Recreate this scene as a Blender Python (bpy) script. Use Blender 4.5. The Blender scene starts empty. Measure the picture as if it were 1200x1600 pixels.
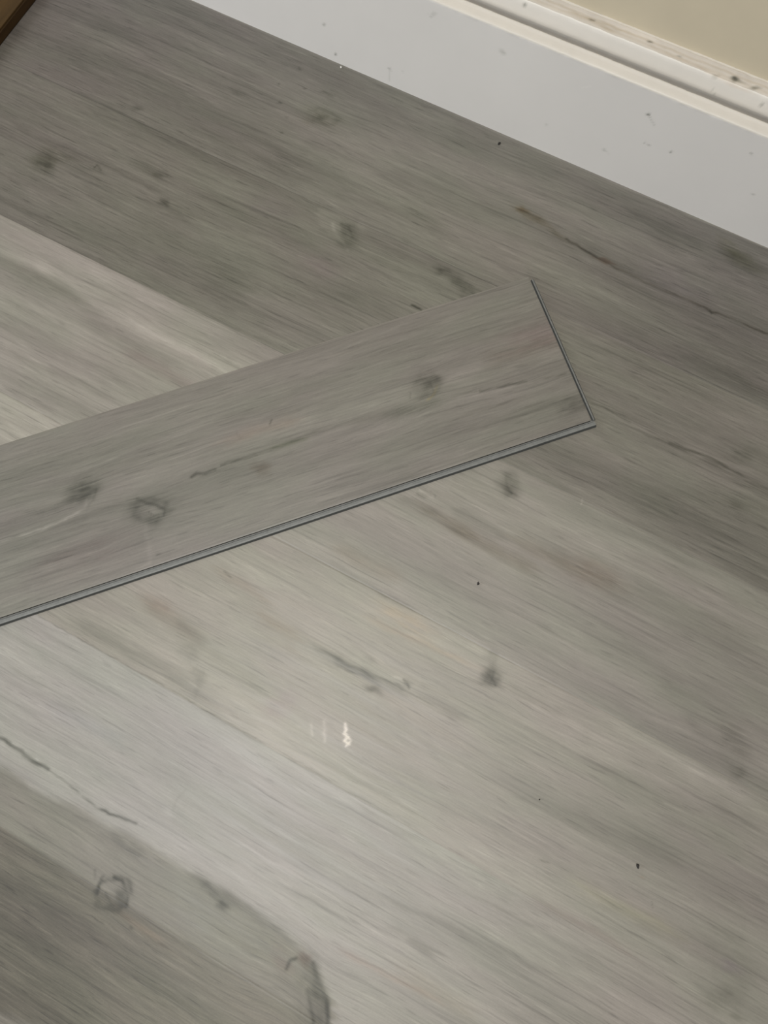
import bpy, bmesh, math, random
import numpy as np
from mathutils import Matrix, Vector

sc = bpy.context.scene
C = sc.collection

# ------------------------------------------------------------ camera
CAM_H = 0.7327
YAW, PITCH, ROLL = 0.55963, 0.24132, -0.07198
cam_data = bpy.data.cameras.new('camera')
cam_data.sensor_fit = 'VERTICAL'
cam_data.sensor_height = 36.0
cam_data.lens = 36.0 * 1150.0 / 1600.0
cam_data.clip_start = 0.02
cam = bpy.data.objects.new('camera', cam_data)
C.objects.link(cam)
cam.matrix_world = (Matrix.Translation((0, 0, CAM_H)) @ Matrix.Rotation(YAW, 4, 'Z')
                    @ Matrix.Rotation(PITCH, 4, 'X') @ Matrix.Rotation(ROLL, 4, 'Z'))
sc.camera = cam

# ------------------------------------------------------------ world, lights, exposure
w = bpy.data.worlds.new('world'); sc.world = w
w.use_nodes = True
w.node_tree.nodes['Background'].inputs[0].default_value = (0.98, 0.98, 1.0, 1)
w.node_tree.nodes['Background'].inputs[1].default_value = 0.30

def area(name, loc, target, size, power, col, spread=180):
    d = bpy.data.lights.new(name, 'AREA'); d.shape = 'RECTANGLE'
    d.size, d.size_y = size; d.energy = power; d.color = col
    d.spread = math.radians(spread)
    o = bpy.data.objects.new(name, d); C.objects.link(o)
    o.location = loc
    o.rotation_euler = (Vector(target) - Vector(loc)).to_track_quat('-Z', 'Y').to_euler()
    return o
area('ceiling_lamp_light', (-0.15, -0.45, 2.30), (-0.06, 0.0, 0), (0.6, 0.6), 30, (1.0, 0.985, 0.95), 85)
area('window_light', (-2.1, -1.0, 0.80), (-.4, 0.6, 0.08), (1.1, 0.9), 98, (0.94, 0.97, 1.0))

sc.view_settings.view_transform = 'Standard'
sc.view_settings.look = 'None'
sc.view_settings.gamma = 1.0
sc.view_settings.use_curve_mapping = False
sc.view_settings.exposure = -1.63

# ------------------------------------------------------------ helpers
def tag(o, label=None, cat=None, group=None, kind=None):
    if label: o['label'] = label
    if cat: o['category'] = cat
    if group: o['group'] = group
    if kind: o['kind'] = kind
    return o

def link(name, me, mats, parent=None):
    o = bpy.data.objects.new(name, me); C.objects.link(o)
    for m in (mats if isinstance(mats, (list, tuple)) else [mats]): me.materials.append(m)
    if parent: o.parent = parent
    return o

def grid_mesh(name, P, smooth=True):
    """P: (rows, cols, 3) array of points -> quad mesh"""
    R, K = P.shape[:2]
    me = bpy.data.meshes.new(name)
    me.vertices.add(R * K)
    me.vertices.foreach_set('co', P.reshape(-1).astype(np.float32))
    i = (np.arange(R - 1)[:, None] * K + np.arange(K - 1)[None, :]).reshape(-1)
    f = np.stack([i, i + 1, i + K + 1, i + K], 1).astype(np.int32)
    me.loops.add(f.size); me.loops.foreach_set('vertex_index', f.reshape(-1))
    me.polygons.add(len(f))
    me.polygons.foreach_set('loop_start', (np.arange(len(f)) * 4).astype(np.int32))
    me.polygons.foreach_set('loop_total', np.full(len(f), 4, np.int32))
    me.update(calc_edges=True)
    me.polygons.foreach_set('use_smooth', np.full(len(f), smooth))
    return me

def set_attr(me, tone, warp):
    a = me.attributes.new('tone', 'FLOAT_COLOR', 'POINT')
    rgba = np.ones((tone.shape[0], 4), np.float32); rgba[:, :3] = tone
    a.data.foreach_set('color', rgba.reshape(-1))
    b = me.attributes.new('warp', 'FLOAT', 'POINT')
    b.data.foreach_set('value', warp.astype(np.float32))

_rng = np.random.RandomState(7)
_T = _rng.rand(256, 256)
def vnoise(x, y):
    xi = np.floor(x).astype(int); yi = np.floor(y).astype(int)
    fx = x - xi; fy = y - yi
    fx = fx * fx * (3 - 2 * fx); fy = fy * fy * (3 - 2 * fy)
    a = _T[xi % 256, yi % 256]; b = _T[(xi + 1) % 256, yi % 256]
    c = _T[xi % 256, (yi + 1) % 256]; d = _T[(xi + 1) % 256, (yi + 1) % 256]
    return ((a * (1 - fx) + b * fx) * (1 - fy) + (c * (1 - fx) + d * fx) * fy) * 2 - 1
def fbm(x, y, o=3):
    v = 0; a = 1; s = 0
    for k in range(o):
        v = v + a * vnoise(x * 2 ** k + 17.3 * k, y * 2 ** k + 5.1 * k); s += a; a *= .5
    return v / s

def paint(X, Y, feats):
    """Printed wood figure.  X, Y in metres, grain along X.  Each feature:
       ('s', x1,y1,x2,y2, w, rgb)      soft streak between two points
       ('l', [(x,y)...], w, rgb)       thin crack along a polyline
       ('b', x,y, rx,ry, ang, rgb)     soft stain
       ('r', x,y, rx,ry, ang, w, rgb)  ring round a knot
       ('w', x,y, rx,ry, ang, amt)     grain bending round a knot
       ('p', [(x,y)...], soft, rgb)    patch with an irregular border"""
    n = X.shape[0]
    L = np.zeros((n, 3)); Wp = np.zeros(n)
    # the figure wanders a little, and frays along the grain
    fr = fbm(X * 50, Y * 300, 3)
    jx = X + 0.0030 * fbm(X * 70 + 9, Y * 70, 2) + 0.010 * vnoise(X * 8 + 3, Y * 550)
    jy = Y + 0.0022 * fbm(X * 55 + 31, Y * 90 + 7, 3)
    bx = X + 0.0030 * fbm(X * 90 + 9, Y * 90, 3) + 0.0022 * vnoise(X * 20 + 3, Y * 420)
    by = Y + 0.0026 * fbm(X * 110 + 31, Y * 110 + 7, 3)
    kx = X + 0.0008 * vnoise(X * 120, Y * 120); ky = Y + 0.0009 * fbm(X * 140 + 3, Y * 60, 2)
    for f in feats:
        k = f[0]
        if k == 's':
            _, x1, y1, x2, y2, wd, c = f
            dx, dy = x2 - x1, y2 - y1; l2 = dx * dx + dy * dy + 1e-12
            t = ((jx - x1) * dx + (jy - y1) * dy) / l2
            d = ((jx - x1) * dy - (jy - y1) * dx) / math.sqrt(l2)
            m = np.clip(t, 0, 1)
            e = np.clip(t * 4, 0, 1) * np.clip((1 - t) * 4, 0, 1)
            e = e * e * (3 - 2 * e)
            m = e * np.exp(-(d / wd) ** 2) * (1 + .35 * fr)
        elif k == 'l':
            _, pts, wd, c = f
            D = np.full(n, 9.0)
            for (x1, y1), (x2, y2) in zip(pts[:-1], pts[1:]):
                dx, dy = x2 - x1, y2 - y1; l2 = dx * dx + dy * dy + 1e-12
                t = np.clip(((kx - x1) * dx + (ky - y1) * dy) / l2, 0, 1)
                D = np.minimum(D, np.hypot(kx - x1 - t * dx, ky - y1 - t * dy))
            m = np.exp(-(D / wd) ** 2) * np.clip(.9 + .7 * vnoise(X * 110 + 5, Y * 40), 0.15, 1.3)
        elif k in 'brw':
            x, y, rx, ry, an = f[1:6]
            ca, sa = math.cos(an), math.sin(an)
            ux = ((bx - x) * ca + (by - y) * sa) / rx; uy = (-(bx - x) * sa + (by - y) * ca) / ry
            q = np.hypot(ux, uy)
            if k == 'b':
                c = f[6]; m = np.exp(-q ** 2.6) * (1 + .8 * fr + .35 * fbm(X * 170, Y * 170, 2))
            elif k == 'r':
                c = f[7]; m = np.exp(-((q - 1) / f[6]) ** 2) * (.8 + .7 * vnoise(X * 160, Y * 160))
            else:
                Wp += f[6] * np.sign(uy) * np.minimum(np.abs(uy), 1) * np.exp(-q ** 2 * .6)
                continue
        elif k == 'p':
            _, pts, soft, c = f
            P = np.array(pts); ins = np.zeros(n, bool); D = np.full(n, 9.0)
            for i in range(len(P)):
                (x1, y1), (x2, y2) = P[i - 1], P[i]
                dx, dy = x2 - x1, y2 - y1; l2 = dx * dx + dy * dy + 1e-12
                t = np.clip(((jx - x1) * dx + (jy - y1) * dy) / l2, 0, 1)
                D = np.minimum(D, np.hypot(jx - x1 - t * dx, jy - y1 - t * dy))
                cr = ((y1 > jy) != (y2 > jy)) & (jx < dx * (jy - y1) / (dy if abs(dy) > 1e-9 else 1e-9) + x1)
                ins ^= cr
            sd = np.where(ins, D, -D)
            m = np.clip(.5 + sd / soft * .5, 0, 1); m = m * m * (3 - 2 * m)
        L += 1.3 * m[:, None] * (np.log(np.maximum(np.array(c), .05)) * np.array((1.02, 1.0, 1.07)))[None, :]
    return np.exp(np.clip(L, -2.2, .8)), Wp

# ------------------------------------------------------------ materials
class NT:
    def __init__(s, name):
        s.m = bpy.data.materials.new(name); s.m.use_nodes = True
        s.t = s.m.node_tree; s.b = s.t.nodes['Principled BSDF']
    def n(s, typ, **kw):
        o = s.t.nodes.new(typ)
        for k, v in kw.items(): setattr(o, k, v)
        return o
    def l(s, a, b): s.t.links.new(a, b)
    def math(s, op, a, b=None, clamp=False):
        o = s.n('ShaderNodeMath', operation=op, use_clamp=clamp)
        for i, v in enumerate((a, b)):
            if v is None: continue
            if isinstance(v, (int, float)): o.inputs[i].default_value = v
            else: s.l(v, o.inputs[i])
        return o.outputs[0]
    def noise(s, vec, scale, detail=2, rough=.5):
        o = s.n('ShaderNodeTexNoise'); o.inputs['Scale'].default_value = scale
        o.inputs['Detail'].default_value = detail; o.inputs['Roughness'].default_value = rough
        s.l(vec, o.inputs['Vector']); return o.outputs['Fac']
    def mix(s, fac, a, b, blend='MIX'):
        o = s.n('ShaderNodeMix', data_type='RGBA', blend_type=blend)
        for i, v in ((0, fac), (6, a), (7, b)):
            if isinstance(v, (int, float)): o.inputs[i].default_value = v
            elif isinstance(v, tuple): o.inputs[i].default_value = (*v, 1)
            else: s.l(v, o.inputs[i])
        return o.outputs[2]
    def rng(s, v, a, b, c, d):
        o = s.n('ShaderNodeMapRange'); s.l(v, o.inputs[0])
        for i, q in enumerate((a, b, c, d)): o.inputs[i + 1].default_value = q
        return o.outputs[0]

def vinyl(name, base, row=None, seed=0.0, gain=1.0):
    """grey oak print: hair-fine grain along X, wider figure, plus the painted attribute"""
    g = NT(name)
    co = g.n('ShaderNodeTexCoord').outputs['Object']
    sep = g.n('ShaderNodeSeparateXYZ'); g.l(co, sep.inputs[0])
    x, y = sep.outputs[0], sep.outputs[1]
    wa = g.n('ShaderNodeAttribute', attribute_name='warp').outputs['Fac']
    yy = g.math('ADD', y, wa)
    if row:      # every laid plank gets its own stretch of the print
        idx = g.math('FLOOR', g.math('DIVIDE', g.math('SUBTRACT', y, row[0]), row[1]))
        x = g.math('ADD', x, g.math('MULTIPLY', idx, 3.71))
    # slow waviness of the grain
    cv0 = g.n('ShaderNodeCombineXYZ'); g.l(x, cv0.inputs[0]); g.l(yy, cv0.inputs[1]); cv0.inputs[2].default_value = seed
    wav = g.noise(cv0.outputs[0], 5.0, 2)
    yy = g.math('ADD', yy, g.math('MULTIPLY', g.math('SUBTRACT', wav, .5), .010))
    def vec(sx, sy, z):
        c = g.n('ShaderNodeCombineXYZ')
        g.l(g.math('MULTIPLY', x, sx), c.inputs[0]); g.l(g.math('MULTIPLY', yy, sy), c.inputs[1])
        c.inputs[2].default_value = seed + z
        return c.outputs[0]
    hair = g.noise(vec(26, 430, 1), 1, 4, .75)
    tick = g.noise(vec(34, 480, 2), 1, 1, .5)
    line = g.noise(vec(6, 330, 8), 1, 2, .5)
    med = g.noise(vec(6, 110, 3), 1, 3, .6)
    wide = g.noise(vec(2.2, 26, 4), 1, 3, .5)
    hue = g.noise(vec(9, 26, 5), 1, 2, .5)
    grit = g.noise(vec(500, 700, 6), 1, 1, .5)
    patch = g.noise(vec(14, 34, 7), 1, 2, .5)
    f = g.rng(hair, .3, .7, 1 - .17 * gain, 1 + .17 * gain)
    ln = g.math('MULTIPLY', g.rng(line, .58, .68, 1.0, 1 - .19 * gain), g.rng(line, .30, .40, 1 + .10 * gain, 1.0))
    t = g.rng(tick, .63, .72, 1.0, 1 - .24 * gain)
    lt = g.rng(tick, .26, .36, 1 + .16 * gain, 1.0)
    # the hairs come and go in patches
    m_ = g.rng(med, .3, .7, 1 - .10 * gain, 1 + .10 * gain)
    w_ = g.rng(wide, .3, .7, .85, 1.15)
    gr = g.rng(grit, .3, .7, .965, 1.035)
    pt = g.rng(patch, .3, .7, .965, 1.035)
    v = f
    for q in (t, lt, ln, m_, w_, gr, pt): v = g.math('MULTIPLY', v, q)
    col = g.mix(g.rng(hue, .35, .65, 0, 1), (base[0] * 1.02, base[1] * .99, base[2] * 1.01),
                (base[0] * .985, base[1] * 1.005, base[2] * .975))
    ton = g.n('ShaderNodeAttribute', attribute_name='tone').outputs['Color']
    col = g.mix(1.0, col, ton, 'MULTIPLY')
    sp = g.n('ShaderNodeSeparateColor'); g.l(ton, sp.inputs[0])      # grain reads stronger in the dark figure
    ex = g.math('ADD', g.math('MULTIPLY', g.math('SUBTRACT', 1.0, sp.outputs[1], clamp=True), 1.5), .72)
    v = g.math('POWER', v, ex)
    cc = g.n('ShaderNodeCombineColor')
    for i in range(3): g.l(v, cc.inputs[i])
    col = g.mix(1.0, col, cc.outputs[0], 'MULTIPLY')
    g.l(col, g.b.inputs['Base Color'])
    g.l(g.rng(med, .3, .7, .42, .54), g.b.inputs['Roughness'])
    g.b.inputs['Specular IOR Level'].default_value = 0.5
    bp = g.n('ShaderNodeBump'); bp.inputs['Strength'].default_value = .10; bp.inputs['Distance'].default_value = .0004
    g.l(v, bp.inputs['Height']); g.l(bp.outputs[0], g.b.inputs['Normal'])
    return g.m

def plain(name, col, rough=.5, var=.05, scale=20, stretch=(1, 1, 1), bump=0.0, col2=None, spec=.5):
    g = NT(name)
    co = g.n('ShaderNodeTexCoord').outputs['Object']
    mp = g.n('ShaderNodeMapping'); mp.inputs['Scale'].default_value = stretch
    g.l(co, mp.inputs[0])
    nz = g.noise(mp.outputs[0], scale, 4, .6)
    c2 = col2 or tuple(min(1, q * (1 + var)) for q in col)
    c = g.mix(g.rng(nz, .3, .7, 0, 1), tuple(q * (1 - var) for q in col), c2)
    if True:
        t = g.n('ShaderNodeAttribute', attribute_name='tone').outputs['Color']
        if name.startswith('painted'): c = g.mix(1.0, c, t, 'MULTIPLY')
    g.l(c, g.b.inputs['Base Color'])
    g.b.inputs['Roughness'].default_value = rough
    g.b.inputs['Specular IOR Level'].default_value = spec
    if bump:
        bp = g.n('ShaderNodeBump'); bp.inputs['Strength'].default_value = bump; bp.inputs['Distance'].default_value = .001
        g.l(nz, bp.inputs['Height']); g.l(bp.outputs[0], g.b.inputs['Normal'])
    return g.m

WALL_Y = 0.6193
ROW = 0.18
SEAM0 = 0.2578                      # one joint line; the others every 0.18 m
BASE = (0.205, 0.193, 0.167)
m_floor = vinyl('grey_oak_vinyl', BASE, row=(SEAM0, ROW), seed=0.0)
m_plank = vinyl('grey_oak_vinyl_plank', tuple(q * .85 for q in BASE), seed=11.3)
m_core = plain('grey_plank_core', (0.172, 0.176, 0.168), .55, .12, 260)
m_side = plain('dark_core_and_lip_shade', (0.062, 0.065, 0.062), .7, .10, 200)
m_board = plain('painted_grey_white', (0.76, 0.735, 0.70), .45, .02, 9)
m_cream = plain('painted_cream', (0.90, 0.855, 0.78), .42, .03, 30, (.3, 1, 1), .15)
m_ledge = plain('painted_cream_ledge', (0.67, 0.63, 0.565), .45, .03, 30, (.3, 1, 1), .15)
m_dirty = plain('painted_cream_worn', (0.56, 0.505, 0.43), .6, .10, 60, (.25, 1, 1), .4)
m_wall = plain('beige_wall_paint', (0.64, 0.565, 0.42), .7, .025, 25, bump=.05)
m_brown = plain('brown_varnished_wood', (0.072, 0.041, 0.014), .55, .25, 30, (3, .15, 3), .05, spec=.15)
m_brown_edge = plain('dark_brown_edge', (0.050, 0.028, 0.011), .6, .2, 40, (3, .2, 3), spec=.15)
m_crumb = plain('black_crumb', (0.02, 0.018, 0.016), .8, .2, 300)
m_pale = plain('pale_crumb', (0.75, 0.73, 0.68), .7, .1, 300)

FLOOR_FEATS = [
('b',-0.6464,0.3408,0.01627,0.01221,0.280,(0.680,0.680,0.660)),
('b',-0.6441,0.3321,0.00649,0.00973,-0.823,(0.800,0.800,0.800)),
('b',-0.6389,0.3565,0.02451,0.00653,0.094,(0.850,0.850,0.830)),
('b',-0.6381,0.3352,0.01135,0.00811,-0.536,(0.820,0.820,0.820)),
('w',-0.6410,0.3435,0.05695,0.02441,-0.026,0.00400),
('s',-0.6433,0.3562,-0.5697,0.3607,0.00409,(0.860,0.860,0.860)),
('l',[(-0.5898,0.3601),(-0.5884,0.3648),(-0.5805,0.3610)],0.00097,(0.700,0.700,0.700)),
('b',-0.5898,0.4530,0.00752,0.00334,0.176,(0.720,0.720,0.720)),
('b',-0.5969,0.4514,0.01673,0.00418,0.176,(0.880,0.880,0.880)),
('s',-0.5591,0.3926,-0.5018,0.3861,0.00650,(0.800,0.800,0.800)),
('b',-0.5185,0.3861,0.00643,0.00241,0.092,(0.720,0.720,0.720)),
('b',-0.4912,0.3580,0.00633,0.00475,-0.081,(0.700,0.700,0.700)),
('s',-0.5111,0.3591,-0.4440,0.3559,0.00477,(0.870,0.870,0.870)),
('l',[(-0.4980,0.3592),(-0.4907,0.3573),(-0.4856,0.3561)],0.00119,(0.750,0.750,0.750)),
('s',-0.6052,0.3738,-0.5035,0.3678,0.00245,(0.900,0.900,0.900)),
('b',-0.4946,0.5265,0.00672,0.00252,0.074,(0.780,0.780,0.780)),
('s',-0.5047,0.5285,-0.4749,0.5263,0.00253,(0.850,0.850,0.850)),
('s',-0.7246,0.3604,-0.5744,0.3680,0.00250,(0.900,0.900,0.900)),
('s',-0.7537,0.4837,-0.5101,0.4929,0.02187,(0.960,0.960,0.960)),
('s',-0.8132,0.4860,-0.5824,0.5075,0.01773,(0.970,0.970,0.970)),
('s',-0.5346,0.4600,-0.3563,0.4534,0.01821,(0.900,0.900,0.900)),
('s',-0.6691,0.4422,-0.4822,0.4470,0.01694,(0.940,0.940,0.940)),
('s',-0.5845,0.5700,-0.4767,0.5720,0.00869,(1.050,1.050,1.050)),
('b',-0.3885,0.5411,0.02475,0.01237,0.171,(0.880,0.880,0.850)),
('b',-0.3892,0.5408,0.00990,0.00495,0.270,(0.640,0.640,0.640)),
('r',-0.3856,0.5436,0.01815,0.00990,0.230,0.220,(0.880,0.880,0.880)),
('w',-0.3885,0.5411,0.04949,0.02310,-0.022,0.00500),
('b',-0.4443,0.5917,0.00255,0.00178,0.066,(0.720,0.720,0.720)),
('b',-0.4561,0.5596,0.00168,0.00118,0.070,(0.720,0.720,0.720)),
('b',-0.4412,0.5384,0.00250,0.00175,0.073,(0.720,0.720,0.720)),
('b',-0.4222,0.5238,0.00248,0.00173,0.075,(0.720,0.720,0.720)),
('b',-0.4260,0.5688,0.00168,0.00118,0.069,(0.720,0.720,0.720)),
('b',-0.4183,0.5017,0.00246,0.00172,0.078,(0.720,0.720,0.720)),
('s',-0.4037,0.5761,-0.3809,0.5744,0.00209,(0.750,0.750,0.750)),
('b',-0.4399,0.5545,0.05028,0.02514,0.071,(1.050,1.050,1.050)),
('s',-0.3681,0.5355,-0.2123,0.5278,0.00983,(1.060,1.060,1.060)),
('s',-0.3840,0.5025,-0.2475,0.5000,0.00488,(1.060,1.060,1.060)),
('s',-0.3584,0.5809,-0.1883,0.5787,0.00831,(0.950,0.950,0.950)),
('s',-0.4353,0.4711,-0.2618,0.4643,0.01789,(0.930,0.930,0.930)),
('s',-0.2998,0.4731,-0.1657,0.4676,0.01105,(0.900,0.900,0.900)),
('s',-0.2527,0.4784,-0.1877,0.4793,0.00470,(0.880,0.880,0.880)),
('s',-0.2476,0.5974,-0.1808,0.5972,0.00979,(0.950,0.950,0.950)),
('s',-0.2648,0.5491,-0.1528,0.5395,0.00644,(1.050,1.050,1.050)),
('p',[(-0.3287,0.4344),(-0.2994,0.4373),(-0.2961,0.4148),(-0.3121,0.4121),(-0.3225,0.4188)],0.00313,(1.150,1.150,1.150)),
('b',-0.2823,0.4182,0.01311,0.01079,-0.603,(0.720,0.720,0.720)),
('b',-0.2788,0.4044,0.00690,0.00766,-0.914,(0.840,0.840,0.840)),
('l',[(-0.3056,0.4229),(-0.2995,0.4149),(-0.2848,0.4077),(-0.2750,0.4018)],0.00194,(1.150,1.150,1.150)),
('b',-0.2747,0.4315,0.00541,0.01083,0.281,(1.100,1.100,1.100)),
('l',[(-0.2972,0.4272),(-0.2875,0.4276),(-0.2770,0.4191)],0.00116,(0.800,0.800,0.800)),
('w',-0.2855,0.4166,0.04626,0.02313,-0.021,0.00500),
('b',-0.2926,0.3699,0.02278,0.01063,-0.086,(0.960,0.920,0.960)),
('b',-0.3788,0.4038,0.03136,0.01568,-0.001,(0.990,0.960,1.000)),
('s',-0.3915,0.4257,-0.3016,0.4157,0.00792,(0.950,0.950,0.950)),
('p',[(-0.3427,0.3107),(-0.2863,0.3152),(-0.2115,0.3107),(-0.2449,0.2847),(-0.3431,0.2751)],0.00526,(1.060,1.060,1.060)),
('s',-0.5359,0.3225,-0.3442,0.3161,0.01578,(0.950,0.950,0.950)),
('s',-0.4033,0.3170,-0.3405,0.2958,0.01909,(0.920,0.920,0.920)),
('s',-0.2702,0.3591,-0.1852,0.3504,0.01204,(0.920,0.920,0.920)),
('s',-0.3082,0.3393,-0.2262,0.3377,0.00753,(0.950,0.950,0.950)),
('b',-0.1675,0.4268,0.01054,0.00527,0.090,(0.580,0.580,0.580)),
('b',-0.1493,0.4255,0.01199,0.00750,-0.281,(0.720,0.720,0.720)),
('b',-0.1310,0.4172,0.01042,0.00893,-0.456,(0.740,0.740,0.740)),
('b',-0.1691,0.4268,0.00452,0.00188,0.090,(0.800,0.800,0.800)),
('s',-0.1567,0.4181,-0.0899,0.4262,0.00674,(0.900,0.900,0.900)),
('w',-0.1623,0.4259,0.04136,0.01880,-0.042,0.00500),
('s',-0.2272,0.3994,-0.1523,0.3938,0.00529,(1.060,1.060,1.060)),
('s',-0.2602,0.4003,-0.1764,0.3945,0.00305,(1.060,1.060,1.060)),
('l',[(-0.1791,0.3736),(-0.1673,0.3737)],0.00118,(0.400,0.400,0.400)),
('b',-0.1234,0.5386,0.00621,0.00311,0.076,(0.800,0.700,0.600)),
('b',-0.1121,0.5351,0.01702,0.00464,-0.118,(0.800,0.770,0.720)),
('s',-0.1369,0.5401,-0.0538,0.5238,0.00312,(0.820,0.800,0.760)),
('s',-0.1354,0.5203,-0.0606,0.5130,0.00464,(1.050,1.050,1.050)),
('l',[(-0.0629,0.5264),(-0.0506,0.5254),(-0.0212,0.5207),(-0.0133,0.5203),(-0.0010,0.5186),(0.0178,0.5195),(0.0375,0.5181),(0.0564,0.5182),(0.0768,0.5182),(0.0900,0.5190),(0.1049,0.5189),(0.1128,0.5178),(0.1413,0.5206),(0.1599,0.5199),(0.1794,0.5207)],0.00122,(0.620,0.600,0.580)),
('s',-0.0264,0.5235,0.0028,0.5188,0.00227,(0.850,0.720,0.680)),
('s',-0.0681,0.5292,0.0811,0.5223,0.00459,(0.930,0.930,0.930)),
('s',-0.0463,0.5159,0.0788,0.5097,0.00303,(1.070,1.070,1.070)),
('l',[(0.1122,0.5192),(0.1158,0.5159)],0.00088,(0.700,0.700,0.700)),
('s',-0.0934,0.4824,-0.0515,0.4798,0.00189,(1.180,1.180,1.180)),
('s',-0.1420,0.4845,-0.0854,0.4820,0.00153,(1.100,1.100,1.100)),
('b',0.1025,0.5994,0.01508,0.00679,-0.431,(0.820,0.830,0.760)),
('b',0.1247,0.5910,0.02244,0.00898,-0.134,(0.850,0.860,0.800)),
('s',0.0813,0.5956,0.1551,0.5801,0.00605,(0.900,0.900,0.900)),
('s',-0.0952,0.5882,0.0750,0.5924,0.01414,(0.930,0.930,0.930)),
('s',0.0022,0.5822,0.1579,0.5727,0.01534,(0.930,0.930,0.930)),
('b',0.0621,0.5318,0.04454,0.01856,-0.022,(1.000,0.980,1.020)),
('s',-0.0333,0.5918,0.0906,0.5914,0.00621,(0.930,0.930,0.930)),
('s',-0.1752,0.5855,-0.0788,0.5871,0.01119,(0.980,0.980,0.980)),
('s',0.0980,0.4638,0.2014,0.4595,0.01793,(0.930,0.930,0.930)),
('s',0.0554,0.4246,0.1738,0.4205,0.01428,(0.940,0.940,0.940)),
('s',-0.0564,0.4702,0.0525,0.4657,0.01044,(1.040,1.040,1.040)),
('s',-0.0613,0.4150,0.0463,0.4115,0.00585,(1.040,1.040,1.040)),
('b',0.2026,0.3782,0.00811,0.01217,-1.029,(0.840,0.840,0.840)),
('b',0.2183,0.3261,0.00923,0.01319,-1.025,(0.870,0.870,0.870)),
('b',0.1521,0.4751,0.04978,0.02133,-0.013,(0.950,0.950,0.950)),
('s',0.0429,0.3576,0.1415,0.3595,0.00209,(1.100,1.100,1.100)),
('s',0.0462,0.3536,0.2442,0.3573,0.00139,(0.860,0.860,0.860)),
('l',[(0.1319,0.3568),(0.1559,0.3591),(0.1775,0.3618),(0.2052,0.3592),(0.2419,0.3577)],0.00136,(0.620,0.620,0.620)),
('s',0.0988,0.3585,0.1636,0.3576,0.00275,(0.860,0.860,0.860)),
('s',0.1402,0.3627,0.2376,0.3654,0.00205,(1.100,1.100,1.100)),
('l',[(0.0432,0.3602),(0.0575,0.3612),(0.0876,0.3591)],0.00098,(0.800,0.800,0.800)),
('s',0.1702,0.3588,0.1982,0.3594,0.00338,(0.850,0.850,0.850)),
('s',0.0667,0.3162,0.1871,0.3173,0.00955,(1.040,1.040,1.040)),
('s',0.0983,0.2936,0.2660,0.2915,0.01678,(0.930,0.930,0.930)),
('b',0.1668,0.2989,0.03966,0.01983,0.016,(0.950,0.950,0.950)),
('s',0.0344,0.2755,0.1066,0.2748,0.00812,(0.950,0.950,0.950)),
('l',[(0.0783,0.2599),(0.0791,0.2550)],0.00067,(1.350,1.350,1.350)),
('b',0.0041,0.2409,0.00875,0.01345,0.393,(0.700,0.700,0.700)),
('b',0.0088,0.2325,0.00871,0.00469,0.119,(0.660,0.660,0.660)),
('b',-0.0043,0.2341,0.00672,0.00605,0.118,(0.880,0.880,0.880)),
('w',0.0032,0.2381,0.03361,0.01680,-0.011,0.00500),
('l',[(-0.0030,0.2465),(0.0035,0.2359),(0.0118,0.2310)],0.00095,(0.800,0.800,0.800)),
('s',-0.0364,0.2320,0.0546,0.2321,0.00542,(1.080,1.080,1.080)),
('s',0.0286,0.2261,0.1616,0.2289,0.00598,(1.100,1.100,1.100)),
('s',0.0661,0.2382,0.2834,0.2464,0.00463,(1.080,1.080,1.080)),
('b',-0.0674,0.1908,0.01343,0.00537,0.123,(0.920,0.920,0.920)),
('l',[(-0.0748,0.1908),(-0.0650,0.1905),(-0.0602,0.1884)],0.00101,(1.250,1.250,1.250)),
('l',[(-0.0675,0.1954),(-0.0603,0.1930),(-0.0579,0.1881)],0.00081,(1.200,1.200,1.200)),
('l',[(-0.0750,0.1868),(-0.0655,0.1857)],0.00087,(0.750,0.750,0.750)),
('l',[(-0.0639,0.1942),(-0.0568,0.1918)],0.00081,(0.750,0.750,0.750)),
('s',-0.1007,0.1733,-0.0347,0.1774,0.00403,(0.800,0.800,0.800)),
('s',-0.0772,0.1741,0.0102,0.1747,0.00602,(0.840,0.820,0.800)),
('s',-0.0408,0.1894,0.0344,0.1838,0.00666,(0.850,0.850,0.850)),
('s',-0.0463,0.1713,0.0838,0.1694,0.00596,(0.860,0.840,0.820)),
('s',0.0172,0.1897,0.1452,0.1874,0.00722,(0.880,0.860,0.840)),
('s',0.0501,0.1959,0.1781,0.1905,0.00914,(0.900,0.900,0.900)),
('b',0.1205,0.1961,0.03207,0.01154,-0.004,(0.920,0.870,0.860)),
('s',0.1387,0.2021,0.3024,0.1969,0.01280,(0.900,0.900,0.900)),
('s',0.1565,0.2409,0.2868,0.2375,0.00777,(0.930,0.930,0.930)),
('s',0.0515,0.1780,0.1465,0.1845,0.00324,(1.080,1.080,1.080)),
('s',-0.0146,0.1956,0.0657,0.1929,0.00265,(1.060,1.060,1.060)),
('s',0.2182,0.2082,0.2980,0.2084,0.00377,(0.880,0.880,0.880)),
('s',0.1713,0.1905,0.3057,0.1883,0.00316,(1.050,1.050,1.050)),
('s',-0.1729,0.0893,-0.0904,0.0881,0.00529,(1.050,1.050,1.050)),
('s',-0.1391,0.0958,-0.0389,0.1007,0.00789,(0.960,0.930,0.910)),
('s',-0.0843,0.0767,-0.0130,0.0784,0.00193,(0.880,0.880,0.880)),
('s',-0.1458,0.0811,0.0165,0.0763,0.00262,(0.900,0.900,0.900)),
('s',-0.0555,0.0774,0.1192,0.0788,0.00767,(1.060,1.060,1.060)),
('b',-0.0246,0.0665,0.03155,0.00884,-0.034,(1.080,1.040,0.980)),
('s',-0.0690,0.0487,0.0675,0.0581,0.00317,(1.050,1.000,0.960)),
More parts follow.
